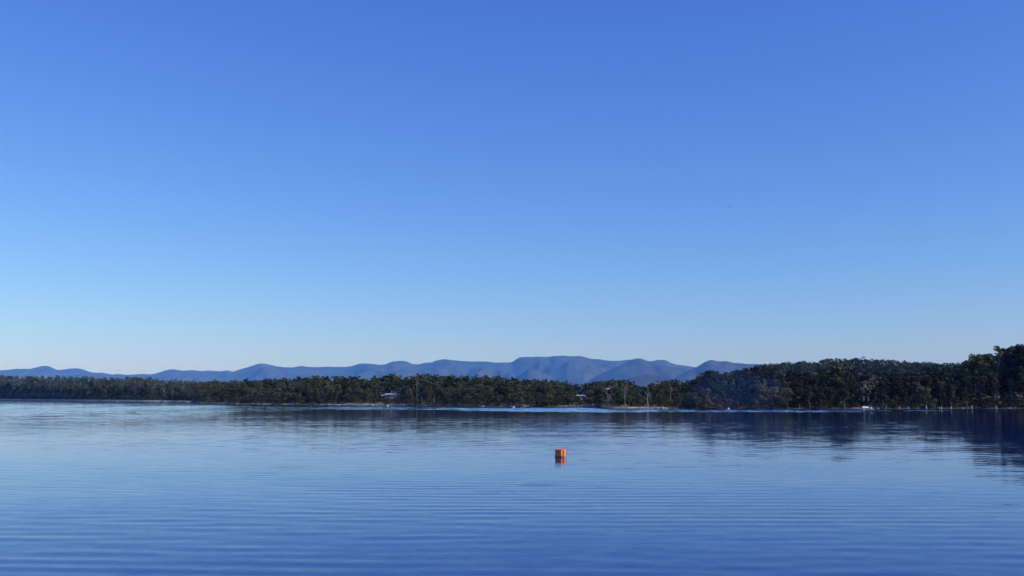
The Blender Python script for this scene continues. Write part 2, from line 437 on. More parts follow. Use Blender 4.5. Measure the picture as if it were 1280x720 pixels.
# ------------------------------------------------------------------ mountains
def mountain_mat():
    m, nt, b, _ = new_mat('forested_mountain')
    g = geo(nt)
    n = noise(nt, g.outputs['Position'], 0.002, 6, 0.65)
    n2 = noise(nt, g.outputs['Position'], 0.015, 3, 0.6)
    c = ramp(nt, n, [(0.35,(0.020,0.030,0.018)),(0.52,(0.050,0.062,0.034)),(0.68,(0.12,0.11,0.075))])
    c2 = mix(nt, 0.5, c, ramp(nt, n2, [(0.3,(0.025,0.035,0.022)),(0.7,(0.085,0.09,0.055))]))
    nt.links.new(c2, b.inputs['Base Color']); b.inputs['Roughness'].default_value = 1.0
    b.inputs['Specular IOR Level'].default_value = 0.1
    return m
M['mountain'] = mountain_mat()
def mountain(name, pts, D, W, seed, spur=1.0, step=2.5):
    p = prof(pts); x0, x1 = pts[0][0], pts[-1][0]
    pxs = np.arange(x0, x1+0.1, step)
    rows = np.concatenate([np.linspace(0, 1, 26), np.linspace(1.06, 1.6, 8)])
    v = []
    for px in pxs:
        r = uv_ray(px, 496); ux = r.x / r.y
        jag = 0.55*mnoise.noise((px*0.09, seed, 0)) + 0.3*mnoise.noise((px*0.35, seed+5, 0))
        H = z_of(p(px)+jag, D, px)
        for t in rows:
            d = D - (1-t)*W
            if t <= 1:
                h = H*(0.25*t + 0.75*t**1.8)
                X = ux*d
                sp = mnoise.multi_fractal((X/1240.0 + seed, d/3400.0, seed), 1.0, 2.1, 5) - 1.0
                h += sp * 0.62*H*spur*math.sin(math.pi*min(1, t*1.0))**0.8
                h = min(h, H*(0.35+0.65*t) if t < 0.98 else H)
                h = max(h, -5)
            else:
                h = H*(1 - (t-1)*1.2)
            v.append((ux*d, d, h))
    n, k = len(pxs), len(rows)
    i = np.arange(n-1)[:,None]*k + np.arange(k-1)[None,:]
    f = np.stack([i, i+k, i+k+1, i+1], -1).reshape(-1, 4)
    prop(link(name, mesh_np(name, np.array(v), f, [M['mountain']], smooth=True)), kind='structure')
mountain('mountain_range', [(-420,466),(-300,460),(-150,464),(-60,461),(0,463),(20,461),(35,461),(46,458.5),(52,457),(58,457.5),(70,462.3),(75,462.3),(86,460.5),(95,460.3),(102,461.5),(115,466),(125,466),
    (140,468),(147,467.3),(160,468.7),(176,467.3),(188,468),(197,466),(205,463),(212,461.6),(220,462.2),(228,463.4),(240,462.8),(252,463.6),(262,463.2),(275,464),(284,463),(290,464.6),
    (300,461.5),(310,458.5),(320,455),(326,454),(334,455.3),(345,458),(355,459.2),(366,459.2),(375,457.4),(384,458.4),(395,459),(415,458.2),(430,459),(440,457.2),(448,454.8),(456,454.2),
    (464,454.7),(474,456.2),(482,455),(490,451.7),(500,450.8),(508,452),(515,454.6),(522,455.4),(532,453.4),(539,453),(547,449.8),(555,448.8),(565,450),(585,452),(608,451.6),(618,453.4),
    (635,453),(641,452),(646,448.5),(651,446.3),(668,446),(685,446),(693,444.8),(704,444.7),(712,445.2),(728,445),(733,447),(740,448.5),(755,450),(768,451),(776,450.8),(786,449.6),
    (800,449.5),(815,451.5),(822,449.8),(832,449.8),(838,453),(845,455.5),(856,457),(866,458.5),(880,461),(920,464),(1000,462),(1100,466),(1300,464),(1500,460),(1700,464)], 26000, 7200, 3.1)
mountain('mountain_spur', [(735,476),(750,468),(765,461),(778,456),(786,451.5),(794,448.2),(801,448),(808,450.5),(815,453),(826,455),(838,458.5),(850,461),(866,463),(885,467),(920,476)], 21000, 4400, 8.7, 0.8)
mountain('rounded_mountain', [(840,474),(855,466),(866,461),(874,457.5),(880,453.5),(886,450.5),(891,450),(898,451.6),(909,451.3),(918,453.5),(928,454.6),(950,455.5),(980,458),(1020,462),(1080,470)], 19000, 4000, 5.2, 0.8)
mountain('foothill', [(740,485),(765,478),(785,473),(800,469),(812,468),(824,470),(840,474),(860,478),(885,484)], 13000, 2200, 11.4, 0.6)
0 and mountain('low_foothills', [(-420,476),(0,470),(30,468.5),(60,467),(100,468),(130,471),(180,474),(300,470),(380,466),(440,467),(520,463),(600,466),(690,464),(760,470),(820,480)], 9000, 1500, 15.4, 0.8)

# ------------------------------------------------------------------ tree builders (unit: metres, reference height 16 m)
def leaf_quads(centers, radii, n_per, size, rg, flat=0.8, droop=0.0):
    C = np.repeat(centers, n_per, 0); Rr = np.repeat(radii, n_per)[:,None]
    d = rg.normal(size=(len(C),3)); d /= np.linalg.norm(d, axis=1)[:,None]
    rad = rg.uniform(0.35, 1.0, size=(len(C),1))**0.5
    off = d*rad*Rr; off[:,2] *= flat
    P = C + off
    nrm = d + rg.normal(scale=0.32, size=d.shape); nrm[:,2] += 0.15
    nrm /= np.linalg.norm(nrm, axis=1)[:,None]
    a = np.cross(nrm, rg.normal(size=nrm.shape)); a /= np.linalg.norm(a, axis=1)[:,None]
    b = np.cross(nrm, a)
    s = rg.uniform(0.6, 1.3, size=(len(C),1))*size
    L = s*rg.uniform(0.8, 1.5, size=(len(C),1))
    q = np.stack([P - a*s*0.5 - b*L*0.3, P + a*s*0.35 - b*L*0.5, P + a*s*0.5 + b*L*0.35, P - a*s*0.3 + b*L*0.5], 1)
    v = q.reshape(-1, 3); f = np.arange(len(v)).reshape(-1, 4)
    return v, f
def crown_points(kind, rg, H):
    """clump centres, radii"""
    C = []; Rd = []
    if kind == 'gum':
        w = H*rg.uniform(0.20, 0.27); z0 = H*rg.uniform(0.34, 0.45)
        nl = rg.integers(4, 7)
        lobes = [(rg.uniform(-0.55,0.55)*w, rg.uniform(-0.55,0.55)*w, rg.uniform(0.5, 0.85)*H) for _ in range(nl)]
        lobes.append((rg.uniform(-0.2,0.2)*w, rg.uniform(-0.2,0.2)*w, 0.86*H))
        for (lx, ly, lz) in lobes:
            for _ in range(rg.integers(4, 8)):
                r = H*rg.uniform(0.035, 0.08)
                C.append((lx+rg.normal()*w*0.33, ly+rg.normal()*w*0.33, min(H-r*0.9, max(z0, lz+rg.normal()*H*0.075)))); Rd.append(r)
        for _ in range(7):
            r = H*rg.uniform(0.045, 0.08)
            C.append((rg.normal()*w*0.55, rg.normal()*w*0.55, rg.uniform(0.18, 0.45)*H)); Rd.append(r)
        ox, oy = rg.normal()*w*0.15, rg.normal()*w*0.15
        for _ in range(rg.integers(9, 15)):      # rounded leader
            an = rg.uniform(0, 6.28); ph = rg.uniform(0.05, 1.0); rr = w*0.62*math.sqrt(1-ph*ph)*rg.uniform(0.6, 1.05)
            C.append((ox+rr*math.cos(an), oy+rr*math.sin(an), H*(0.60+0.35*ph))); Rd.append(H*rg.uniform(0.04, 0.075))
    elif kind == 'oak':      # she-oak: tall soft cone
        w = H*0.17; n = 24
        for i in range(n):
            t = (i+0.5)/n; z = H*(0.14+0.82*t); rr = w*(1.05-0.85*t)*rg.uniform(0.5,1.1); an = rg.uniform(0, 6.28)
            C.append((rr*math.cos(an), rr*math.sin(an), z)); Rd.append(H*rg.uniform(0.05,0.09)*(1.15-0.5*t))
    elif kind == 'bush':     # mangrove / low shore tree, leafy to the ground
        w = H*0.5; n = 24
        for i in range(n):
            an = rg.uniform(0, 6.28); z = H*rg.uniform(0.10, 0.85); rr = w*rg.uniform(0.1, 0.95)*math.sqrt(max(0.05, 1-(z/H)**1.6))
            C.append((rr*math.cos(an), rr*math.sin(an), z)); Rd.append(H*rg.uniform(0.10, 0.17))
    elif kind == 'sparse':
        w = H*0.24
        for i in range(15):
            z = H*rg.uniform(0.45, 0.95); an = rg.uniform(0,6.28); rr = w*rg.uniform(0.1, 1)
            C.append((rr*math.cos(an), rr*math.sin(an), z)); Rd.append(H*rg.uniform(0.035, 0.065))
    return np.array(C), np.array(Rd)
def trunk_mb(kind, C, H, rg, n=6):
    mb = MB(); r0 = H*0.016 + 0.05
    lean = rg.normal(size=2)*H*0.03
    top = (lean[0], lean[1], H*(0.72 if kind != 'bush' else 0.5))
    pts = [(0,0,-0.6)] + [(top[0]*t*t+rg.normal()*0.08, top[1]*t*t+rg.normal()*0.08, top[2]*t) for t in (0.02,0.3,0.6,0.85,1.0)]
    mb.tube(pts, [r0*1.25, r0*1.1, r0*0.8, r0*0.6, r0*0.4, r0*0.2], n)
    idx = rg.permutation(len(C))[:9]
    for k in idx:
        c = Vector(C[k]); t = min(0.95, max(0.25, (c.z/top[2])*rg.uniform(0.45, 0.8)))
        s = Vector((top[0]*t*t, top[1]*t*t, top[2]*t)); mid = (s+c)/2 + Vector((rg.normal()*0.3, rg.normal()*0.3, -0.2))
        mb.tube([s, mid, c], [r0*0.42*(1.1-t*0.6), r0*0.28, r0*0.1], 4, cap=False)
    return mb
LIB = {}
def make_lib():
    H = 16.0
    for kind, mat, nv, npp, size in (('gum','gum',6,80,0.38), ('oak','dark',3,100,0.33), ('bush','olive',4,170,0.44), ('sparse','gum',2,80,0.36), ('gumdark','dark',5,80,0.38), ('grey','grey',2,150,0.36),
                                      ('gumgrey','grey',4,80,0.38), ('gumolive','olive',4,80,0.38)):
        base = {'gumdark':'gum','grey':'sparse','gumgrey':'gum','gumolive':'gum'}.get(kind, kind)
        for i in range(nv):
            rg = np.random.default_rng(100 + 17*i + sum(map(ord, kind)))
            C, Rd = crown_points(base, rg, H)
            v, f = leaf_quads(C, Rd, npp, size, rg)
            cm = mesh_np('crown', v, f, [M[mat]])
            tm = trunk_mb(base, C, H, rg).mesh('trunk', M['white_bark' if kind in ('grey','sparse') else 'bark'])
            lv, lf = leaf_quads(C, Rd, max(5, 330//len(C)), size*2.1, rg)
            sv, sf = leaf_quads(C, Rd*1.1, max(2, 110//len(C)), size*3.4, rg)
            LIB.setdefault(kind, []).append((cm, tm, lv, lf, sv, sf))
make_lib()
TREE_N = [0]
def tree(kind, loc, H, label, group, rg, wide=1.0, variant=None):
    cm, tm = LIB[kind][rg.integers(len(LIB[kind])) if variant is None else variant][:2]
    nm = {'gum':'gum_tree','gumgrey':'gum_tree','gumolive':'gum_tree','gumdark':'gum_tree','oak':'she_oak_tree','bush':'shore_tree','sparse':'gum_tree','grey':'gum_tree'}[kind]
    e = empty(nm, loc, rg.uniform(0, 6.28))
    s = H/16.0; e.scale = (s*wide, s*wide, s)
    prop(e, label, 'tree', group)
    link('crown', cm, e); link('trunk', tm, e)
    TREE_N[0] += 1
    return e
class Forest:
    def __init__(s): s.v = []; s.f = []; s.m = []; s.n = 0
    def add(s, kind, loc, H, rg, wide=1.0, midx=0, low=False):
        L_ = LIB[kind][rg.integers(len(LIB[kind]))]; lv, lf = L_[4:6] if low else L_[2:4]
        a = rg.uniform(0, 6.28); c, sn = math.cos(a), math.sin(a); k = H/16.0
        v = lv*np.array([k*wide, k*wide, k]); v = np.stack([v[:,0]*c - v[:,1]*sn, v[:,0]*sn + v[:,1]*c, v[:,2]], 1) + np.array(loc)
        s.v.append(v); s.f.append(lf + s.n); s.n += len(v); s.m.append(np.full(len(lf), midx))
    def build(s, name, mats):
        me = mesh_np(name, np.concatenate(s.v), np.concatenate(s.f), mats, np.concatenate(s.m))
        return link(name, me)

# ------------------------------------------------------------------ the wood
ZONES = [(85, 'at the open end of the far shore'), (165, 'halfway along the far shore'), (245, 'on the far shore next to the wooded point'), (300, 'on the tip of the wooded point'), (385, 'on the wooded point beside its tip'),
         (468, 'on the point before the white house'), (505, 'around the white house'), (560, 'on the hump past the white house'),
         (640, 'along the middle of the long point'), (700, 'where the long point slopes down'), (754, 'around the low pale shed'),
         (802, 'around the white roofed house'), (868, 'behind the white dead tree'), (925, 'where blue smoke drifts'),
         (1000, 'on the headland beyond the smoke'), (1060, 'under the domed gum'), (1115, 'behind the moored boat'),
         (1205, 'behind the white posts'), (1300, 'in the tall end of the headland')]
def zone(px):
    for a, t in ZONES:
        if px <= a: return t
    return ZONES[-1][1]
ROWTXT = {0: 'waterside tree', 1: 'second-rank tree', 2: 'third-rank tree', 3: 'skyline tree'}
ROWTXT0 = {'gumgrey': 'haze-greyed gum', 'gumolive': 'olive gum', 'bush': 'low bushy', 'gum': 'grey-green gum', 'gumdark': 'dark gum', 'oak': 'slender dark', 'sparse': 'thin-crowned', 'grey': 'pale grey'}
# windows in the wood where something shows: (x0, x1, y_top allowed, max row hidden in front)
CLEAR = [(476,497,496.8,46), (526,528.5,499,12), (542,544.5,499,9), (719,732,496.2,50), (756,766,488.6,50), (806,814,508,3.5)]
def blocked(px, s, w):
    for x0, x1, yt, smax in CLEAR:
        if x0-w < px < x1+w and s < smax: return yt
    return None
PLANTED = {}
far = Forest(); MIDX = {'gumgrey':3,'gumolive':2,'gum':0,'gumdark':1,'oak':1,'bush':2,'sparse':0,'grey':3}
def plant():
    rg = np.random.default_rng(42)
    rows = [(1.6, 0), (11, 1), (23, 2), (38, 9), (50, 9), (62, 9), (74, 3), (90, 9)]
    for s0, rid in rows:
        px = -330.0
        while px < 1600:
            D = shore_D(px)
            tall = top_H(px, D+DEPTH)
            Hn = np.clip(tall*0.62, 5, 17)
            wpx = Hn*0.42*F/(D+s0)
            step = wpx*rg.uniform(0.7, 1.25)
            if rid in (0, 1, 2, 3): step = max(step, 8.5 if px < 245 else 12.5)
            px += step
            if 243 < px < 249 and s0 > 30: continue
            s = s0 + rg.uniform(-2.5, 2.5) if s0 > 5 else s0 + rg.uniform(-0.5, 1.5)
            if px < 245: s += 5.5
            elif BEACH(px) > 0.5 and s0 < 5: s += 3.5
            Y = D + s
            gz = ground_z(px, s)
            # skyline for this rank
            yt = top_px(px); ysh = shore_px(px)
            frac = {1.6:0.48, 11:0.66, 23:0.78, 38:0.86, 50:0.92, 62:0.96, 74:1.0, 90:0.99}[s0]
            if s0 <= 23 and 870 < px < 1210: frac = min(1.0, frac + 0.1)
            yy = ysh + (yt - ysh)*frac + np.clip(rg.normal(), -2.2, 1.5)*(1.9 if s0 < 60 else 1.3)*(0.7 if px < 245 else 1)
            Htree = z_of(yy, Y, px) - gz
            wide = rg.uniform(0.9, 1.3)
            bl = blocked(px, s, wpx*0.45)
            if bl is not None:
                Hb = z_of(bl, Y, px) - gz
                if Hb < 1.6: continue
                Htree = min(Htree, Hb); kind = 'bush'
            else:
                kind = None
            Htree = max(2.0, Htree)
            if kind is None:
                u = rg.uniform()
                if s0 < 8: kind = ('bush' if (u < 0.45 or Htree < 5) else ('gum' if u < 0.75 else 'oak')) if px < 868 else ('bush' if u < 0.18 else ('gumdark' if u < 0.8 else 'oak'))
                elif 868 < px < 1215: kind = 'gumdark' if u < 0.76 else ('gum' if u < 0.88 else ('oak' if u < 0.93 else 'sparse'))  # headland: shade comes largely from the dark leaf colour
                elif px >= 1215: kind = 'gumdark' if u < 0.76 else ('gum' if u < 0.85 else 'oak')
                elif px < 245: kind = 'gum' if u < 0.32 else ('gumgrey' if u < 0.85 else ('gumdark' if u < 0.91 else 'grey'))  # far shore: haze painted in by the grey leaf colour
                else: kind = 'gum' if u < 0.30 else 'gumolive' if u < 0.56 else ('gumdark' if u < 0.78 else ('bush' if u < 0.91 else ('oak' if u < 0.96 else 'grey')))
            if kind.startswith('gum') and Htree < 9: wide *= 1.25
            r = uv_ray(px, 496); loc = (r.x/r.y*Y, Y, gz - 0.1)
            inview = -4 < px < 1284
            indiv = inview and rid in (0,1,2,3) and TREE_N[0] < 292
            if indiv and rid == 2 and px < 245: indiv = False
            if indiv:
                z = zone(px)
                lab = f"{ROWTXT0[kind]} {ROWTXT[rid]} {z}"
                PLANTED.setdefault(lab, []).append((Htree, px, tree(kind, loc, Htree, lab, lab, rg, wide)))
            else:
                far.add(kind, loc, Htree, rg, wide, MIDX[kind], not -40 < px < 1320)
        # understorey in the stuff mass, so trunks stand on brush
        if s0 in (1.6, 11, 38):
            px = -330.0
            while px < 1600:
                D = shore_D(px); px += rg.uniform(2.0, 4.5)*(430/D)*1.2
                s = s0 + rg.uniform(-1.2, 4)
                if px < 245: s += 5.5
                elif BEACH(px) > 0.5: s += 3.0
                h = rg.uniform(1.5, 4.0)
                if any(x0 < px < x1 for x0, x1, yt, sm in CLEAR): h = 1.4
                r = uv_ray(px, 496); Y = shore_D(px) + s
                far.add('bush', (r.x/r.y*Y, Y, ground_z(px, s)-0.2), h, rg, 1.5, 2 if rg.uniform() < 0.5 else 1, True)
plant()
def tell_apart(groups, word):
    # tell the members of each little group apart where the photograph does: by size, then by place
    big, mid_, small = word
    sup = {'tall': ('taller', 'tallest'), 'short': ('shorter', 'shortest'), 'large': ('larger', 'largest'), 'small': ('smaller', 'smallest')}
    for lab, L in groups.items():
        L.sort(key=lambda t: t[0]); n = len(L)
        if n < 2: continue
        L[-1][2]['label'] = sup[big][n > 2] + ' ' + lab; L[0][2]['label'] = sup[small][n > 2] + ' ' + lab
        rest = sorted(L[1:-1], key=lambda t: t[1])
        if len(rest) == 1: rest[0][2]['label'] = mid_ + ' ' + lab
        elif rest:
            for t in rest: t[2]['label'] = mid_ + ' ' + lab
            rest[0][2]['label'] = 'leftmost ' + mid_ + ' ' + lab; rest[-1][2]['label'] = 'rightmost ' + mid_ + ' ' + lab
            if len(rest) == 3: rest[1][2]['label'] = 'middle ' + mid_ + ' ' + lab
            elif len(rest) > 3:
                hs_ = sorted(rest[1:-1], key=lambda t: t[0])
                hs_[-1][2]['label'] = 'second ' + sup[big][1] + ' ' + lab; hs_[0][2]['label'] = 'second ' + sup[small][1] + ' ' + lab
tell_apart(PLANTED, ('tall', 'mid-height', 'short'))
def plant_backing():
    rg = np.random.default_rng(99)
    for s, f in ((45, 0.72), (68, 0.80)):
        px = -330.0
        while px < 1600:
            D = shore_D(px) + s; px += rg.uniform(3.0, 5.5)*430/D*1.6
            if 243 < px < 258 or blocked(px, s, 3): continue
            r = uv_ray(px, 496); yb = shore_px(px); gz = ground_z(px, s)
            H = z_of(yb + (top_px(px) - yb)*f*rg.uniform(0.85, 1.05), D, px) - gz
            if H > 2: far.add('bush', (r.x/r.y*D, D, gz - 0.3), H, rg, 1.0, 1 if px > 868 or rg.uniform() < 0.4 else 0, True)
plant_backing()
def plant_behind():
    # the far shore of the bay runs on behind the wooded point
    rg = np.random.default_rng(77)
    for s0, f in ((0, 0.6), (14, 0.8), (30, 0.93), (45, 1.0)):
        px = 236.0
        while px < 345:
            px += rg.uniform(2.0, 3.6); D = 735 + s0; r = uv_ray(px, 496)
            gz = 1.0 + s0*0.06; yt = 503.2 + (475.8 + rg.normal()*0.9 - 503.2)*f
            far.add('gum' if rg.uniform() < 0.7 else 'gumdark', (r.x/r.y*D, D, gz), z_of(yt, D, px) - gz, rg, 1.1, 3 if rg.uniform() < 0.55 else 0)  # grey share puts haze into the leaf colour here too
plant_behind()
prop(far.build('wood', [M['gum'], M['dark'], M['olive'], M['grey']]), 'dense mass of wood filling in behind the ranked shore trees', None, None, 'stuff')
print('individual trees', TREE_N[0], 'stuff quads', far.n//4)

# wooded hill behind the headland
hill_top = prof([(820,492),(870,478),(920,466),(950,457.5),(965,455),(980,454),(1000,453.5),(1010,451.5),(1020,453.5),(1032,450),(1060,450),(1075,448),(1090,450.5),(1110,451),(1130,452),(1145,453.5),(1165,454),(1180,455),
                 (1200,454.5),(1240,454),(1300,455),(1400,460),(1600,466)])
def build_hill():
    rg = np.random.default_rng(5); D0, D1 = 1150, 1500
    pxs = np.arange(815, 1640, 8); rows = np.linspace(0, 1.4, 15); v = []
    def hz(px, t):
        Ht = z_of(hill_top(px), D1, px) - 8.0
        return max(0.5, Ht)*min(1, t)**1.1 if t <= 1 else max(0.5, Ht)*(1-(t-1)*0.8)
    for px in pxs:
        r = uv_ray(px, 496); ux = r.x/r.y
        for t in rows:
            d = D0 + (D1-D0)*t; v.append((ux*d, d, hz(px, t)+1.5))
    n, k = len(pxs), len(rows); i = np.arange(n-1)[:,None]*k + np.arange(k-1)[None,:]
    f = np.stack([i, i+k, i+k+1, i+1], -1).reshape(-1, 4)
    prop(link('wooded_hill', mesh_np('wooded_hill', np.array(v), f, [M['land']], smooth=True)), kind='structure')
    fo = Forest()
    for t in np.linspace(0.4, 1.03, 9):
        px = 820
        while px < 1630:
            px += rg.uniform(2.6, 5.5)
            tt = t + rg.uniform(-0.03, 0.03); d = D0+(D1-D0)*tt; r = uv_ray(px, 496)
            k = 'gumdark' if rg.uniform() < 0.4 else 'gum'
            fo.add(k, (r.x/r.y*d, d, hz(px, tt)-2.0), rg.uniform(10.5, 14.5), rg, rg.uniform(1.1,1.5), MIDX[k], True)
            if rg.uniform() < 0.6: fo.add('bush', (r.x/r.y*d+3, d+5, hz(px, tt)+0.5), rg.uniform(6, 9), rg, 1.3, 1, True)
    print('hill quads', fo.n//4)
    prop(fo.build('hill_wood', [M['gum'], M['dark'], M['olive'], M['grey']]), 'distant wood covering the low hill behind the headland', None, None, 'stuff')
build_hill()

# ------------------------------------------------------------------ trees that stand out
def single(kind, px, ytop, s, label, wide=1.0, variant=0):
    D = shore_D(px); Y = D + s; gz = ground_z(px, s); r = uv_ray(px, 496)
    rg = np.random.default_rng(int(px*7))
    return tree(kind, (r.x/r.y*Y, Y, gz-0.1), z_of(ytop, Y, px)-gz, label, None, rg, wide, variant)
single('sparse', 1248, 429.5, 20, 'tall thin-crowned gum breaking the skyline above the end of the posts', 0.9, 1)
single('gum', 1225, 441, 22, 'big rounded gum where the tall wood steps up', 1.25, 2)
single('gumdark', 1268, 431, 26, 'dark crowned gum next to the tall thin-crowned one', 1.2, 1)
single('gumdark', 1281, 429, 14, 'tallest dark gum cut by the edge of the view', 1.2, 3)
single('gum', 1050, 451.5, 34, 'broad domed gum in the middle of the dark headland', 1.7, 0)
single('gumdark', 887, 462, 40, 'rounded gum standing clear where the headland climbs', 1.2, 0)
single('gum', 832, 474, 30, 'dense gum just beyond the white dead tree', 1.1, 3)
single('gum', 844, 475, 30, 'dense gum paired with the one beyond the dead tree', 1.0, 4)
single('gum', 527, 466, 60, 'tallest gum of the hump past the white house', 1.5, 1)
single('gum', 491, 466.5, 78, 'dark topped gum rising straight above the white house', 1.0, 5)
single('sparse', 770, 473.5, 34, 'wispy gum with pale limbs beside the white roofed house', 1.1, 0)
single('grey', 1085, 470, 6, 'pale grey spreading tree standing behind the moored boat', 1.6, 0)
single('grey', 1079, 474, 9, 'smaller pale grey tree just behind the spreading one', 1.2, 1)

def dead_tree(px, ytop, s, label, seed, lim, rad, spread, upright=0.5, mat='grey_wood'):
    D = shore_D(px); Y = D + s; gz = ground_z(px, s); r = uv_ray(px, 496)
    H = z_of(ytop, Y, px) - gz; rg = np.random.default_rng(seed)
    e = empty('dead_tree', (r.x/r.y*Y, Y, gz-0.1)); prop(e, label, 'tree')
    t = MB(); tp = Vector((H*0.03, 0, H*0.8))
    pts = [(0,0,-0.5), (0.05*H*0.2,0,H*0.2), (-0.02*H,0,H*0.42), (0.015*H,0.05,H*0.62), tuple(tp), (H*0.01, 0.1, H)]
    t.tube(pts, [rad*1.2, rad, rad*0.85, rad*0.65, rad*0.4, rad*0.12], 8)
    t.build('trunk', M[mat], e)
    for k in range(lim):
        a = (0.0 if k % 2 == 0 else math.pi) + rg.uniform(-0.9, 0.9); z0 = H*rg.uniform(0.4, 0.8); L = H*spread*rg.uniform(0.6, 1.1)
        s0 = Vector((0.0, 0, z0)); d = Vector((math.cos(a), math.sin(a)*0.7, upright*rg.uniform(0.6, 1.4))).normalized()
        m_ = MB(); m1 = s0 + d*L*0.5 + Vector((0,0,-0.02*H)); e1 = s0 + d*L + Vector((0,0,0.05*H))
        m_.tube([s0, m1, e1], [rad*0.45, rad*0.3, rad*0.1], 5)
        for _ in range(4):
            q = s0.lerp(e1, rg.uniform(0.4, 0.95)); d2 = (d + Vector(rg.normal(size=3)*0.5) + Vector((0,0,0.4))).normalized()
            m_.tube([q, q + d2*L*rg.uniform(0.2, 0.4)], [rad*0.2, rad*0.05], 4)
        m_.build('limb', M[mat], e)
    return e
dead_tree(809.5, 484, 1.5, 'white dead tree with a bare leaning limb on the sandy point', 3, 5, 0.15, 0.27, 0.55, 'pale_wood')
dead_tree(781, 477, 6, 'bare many-limbed grey tree fanning out above the grove', 9, 11, 0.12, 0.30, 1.5)
dead_tree(838.5, 477, 7, 'thin bare trunk between the dense gums past the dead tree', 12, 4, 0.11, 0.15, 1.2)
dead_tree(548.5, 480, 32, 'thin white bare trunk in the wood past the white house', 15, 3, 0.13, 0.15, 1.0)
dead_tree(375.5, 475, 34, 'pale bare trunk poking from the wood before the white house', 16, 4, 0.16, 0.15, 1.0)

# ------------------------------------------------------------------ orange buoy
M['orange'] = simple('orange_plastic', (0.90, 0.155, 0.022), 0.45, 0.14, 7)
M['weed'] = simple('dried_weed', (0.16, 0.10, 0.03), 0.9, 0.4, 12)
M['black'] = simple('black_rubber', (0.02, 0.02, 0.022), 0.6, 0.2, 6)
M['cream'] = simple('pale_tape', (0.85, 0.50, 0.30), 0.5, 0.1, 6)
M['white'] = simple('white_paint', (0.66, 0.66, 0.64), 0.5, 0.06, 3)
M['steel'] = simple('galvanised_steel', (0.35, 0.36, 0.38), 0.4, 0.1, 8, 0.8)
def rounded_box(d, bev, mat, name, parent=None, loc=None, rz=0):
    import bmesh
    bm = bmesh.new(); bmesh.ops.create_cube(bm, size=1)
    for v in bm.verts: v.co = Vector((v.co.x*d[0], v.co.y*d[1], v.co.z*d[2]))
    bmesh.ops.bevel(bm, geom=bm.edges[:], offset=bev, segments=3, affect='EDGES', profile=0.5)
    me = bpy.data.meshes.new(name); bm.to_mesh(me); bm.free(); me.materials.append(mat)
    me.polygons.foreach_set('use_smooth', [False]*len(me.polygons)); me.update()
    return link(name, me, parent, loc, rz)
def buoy():
    p = on_water(700.6, 571.2)
    e = empty('marker_buoy', (p.x, p.y, 0), R(38))
    e.rotation_euler = (R(1.5), R(-2), R(49))
    prop(e, 'orange box shaped marker buoy floating alone on the calm water', 'buoy')
    W = 0.53
    rounded_box((W, W, 0.76), 0.035, M['orange'], 'float', e, (0, 0, 0.10))
    # slot drawn as a black strip on one face, pale tape, ribs, lid, rope and lifting ring
    MB().box((0.0, -W/2-0.004, 0.20), (0.08, 0.016, 0.48)).build('slot', M['black'], e)
    MB().box((0.15, -W/2-0.008, 0.22), (0.15, 0.02, 0.44)).build('pale_panel', M['cream'], e)
    MB().box((-0.11, -W/2-0.006, 0.20), (0.05, 0.02, 0.54)).build('rib', M['orange'], e)
    for y in (-0.15, 0.0, 0.15): MB().box((-W/2-0.006, y, 0.18), (0.02, 0.045, 0.58)).build('rib', M['orange'], e)
    t = MB(); t.tube([(W/2*0.9, -W/2-0.03, 0.42), (W/2*0.7, -W/2-0.06, 0.18), (W/2*0.8, -W/2-0.05, -0.1)], [0.014]*3, 6, cap=False)
    t.build('rope', M['black'], e)
    rounded_box((W+0.03, W+0.03, 0.05), 0.015, M['orange'], 'rim', e, (0, 0, 0.485))
    t = MB(); t.tube([(0.07*math.cos(a), 0, 0.535+0.045*math.sin(a)) for a in np.linspace(0, 2*math.pi, 13)], [0.012]*13, 6, cap=False)
    t.build('lifting_ring', M['steel'], e)
    rounded_box((W+0.012, W+0.012, 0.07), 0.01, M['black'], 'waterline_band', e, (0, 0, 0.03))
    rounded_box((W+0.006, W+0.006, 0.05), 0.01, M['weed'], 'weed_stain', e, (0, 0, 0.09))
buoy()

# ------------------------------------------------------------------ white posts
def post(px, ytop, ybase, label, r=0.09):
    p = on_water(px, max(ybase, shore_px(px) + 0.5)); Hh = (ybase - ytop)*p.y/F*0.64; r *= 0.7
    e = empty('post', (p.x, p.y, 0)); prop(e, label, 'post', 'white posts standing in the shallows of the headland')
    rg = np.random.default_rng(int(px)); dx = rg.normal()*0.04
    MB().tube([(0,0,-0.8),(dx*0.3,0,0.1),(dx,0.01,Hh)], [r*1.1, r*1.05, r], 8).build('shaft', M['white'], e, smooth=False)
    MB().lathe([(r*1.25, Hh-0.02), (r*1.25, Hh+0.04), (r*0.6, Hh+0.09)], 8, (dx, 0.01, 0)).build('cap', M['white'], e)
    MB().lathe([(r*1.14, -0.1), (r*1.12, 0.14)], 8).build('tide_mark', M['black'], e)
for px, yt, yb, lab, r in [
    (1107.6, 506.0, 511.4, 'slim post standing nearest the moored white boat', 0.08),
    (1124.4, 506.6, 511.4, 'short post second along from the moored boat', 0.11),
    (1135.6, 506.8, 511.4, 'short post just before the first tall white post', 0.11),
    (1158.0, 505.0, 511.6, 'thick tall white post before the close pair', 0.17),
    (1174.0, 506.8, 511.2, 'dim smaller post of the close pair', 0.09),
    (1176.8, 507.4, 511.8, 'bright leaning post of the close pair', 0.13),
    (1189.2, 506.6, 511.6, 'white post midway between the close pair and the bright sand', 0.13),
    (1215.2, 505.0, 511.4, 'tall white post at the end of the pale sand patch', 0.15),
    (1246.3, 506.8, 511.4, 'lone last post, farthest from the boat', 0.12)]:
    post(px, yt, yb, lab, r)

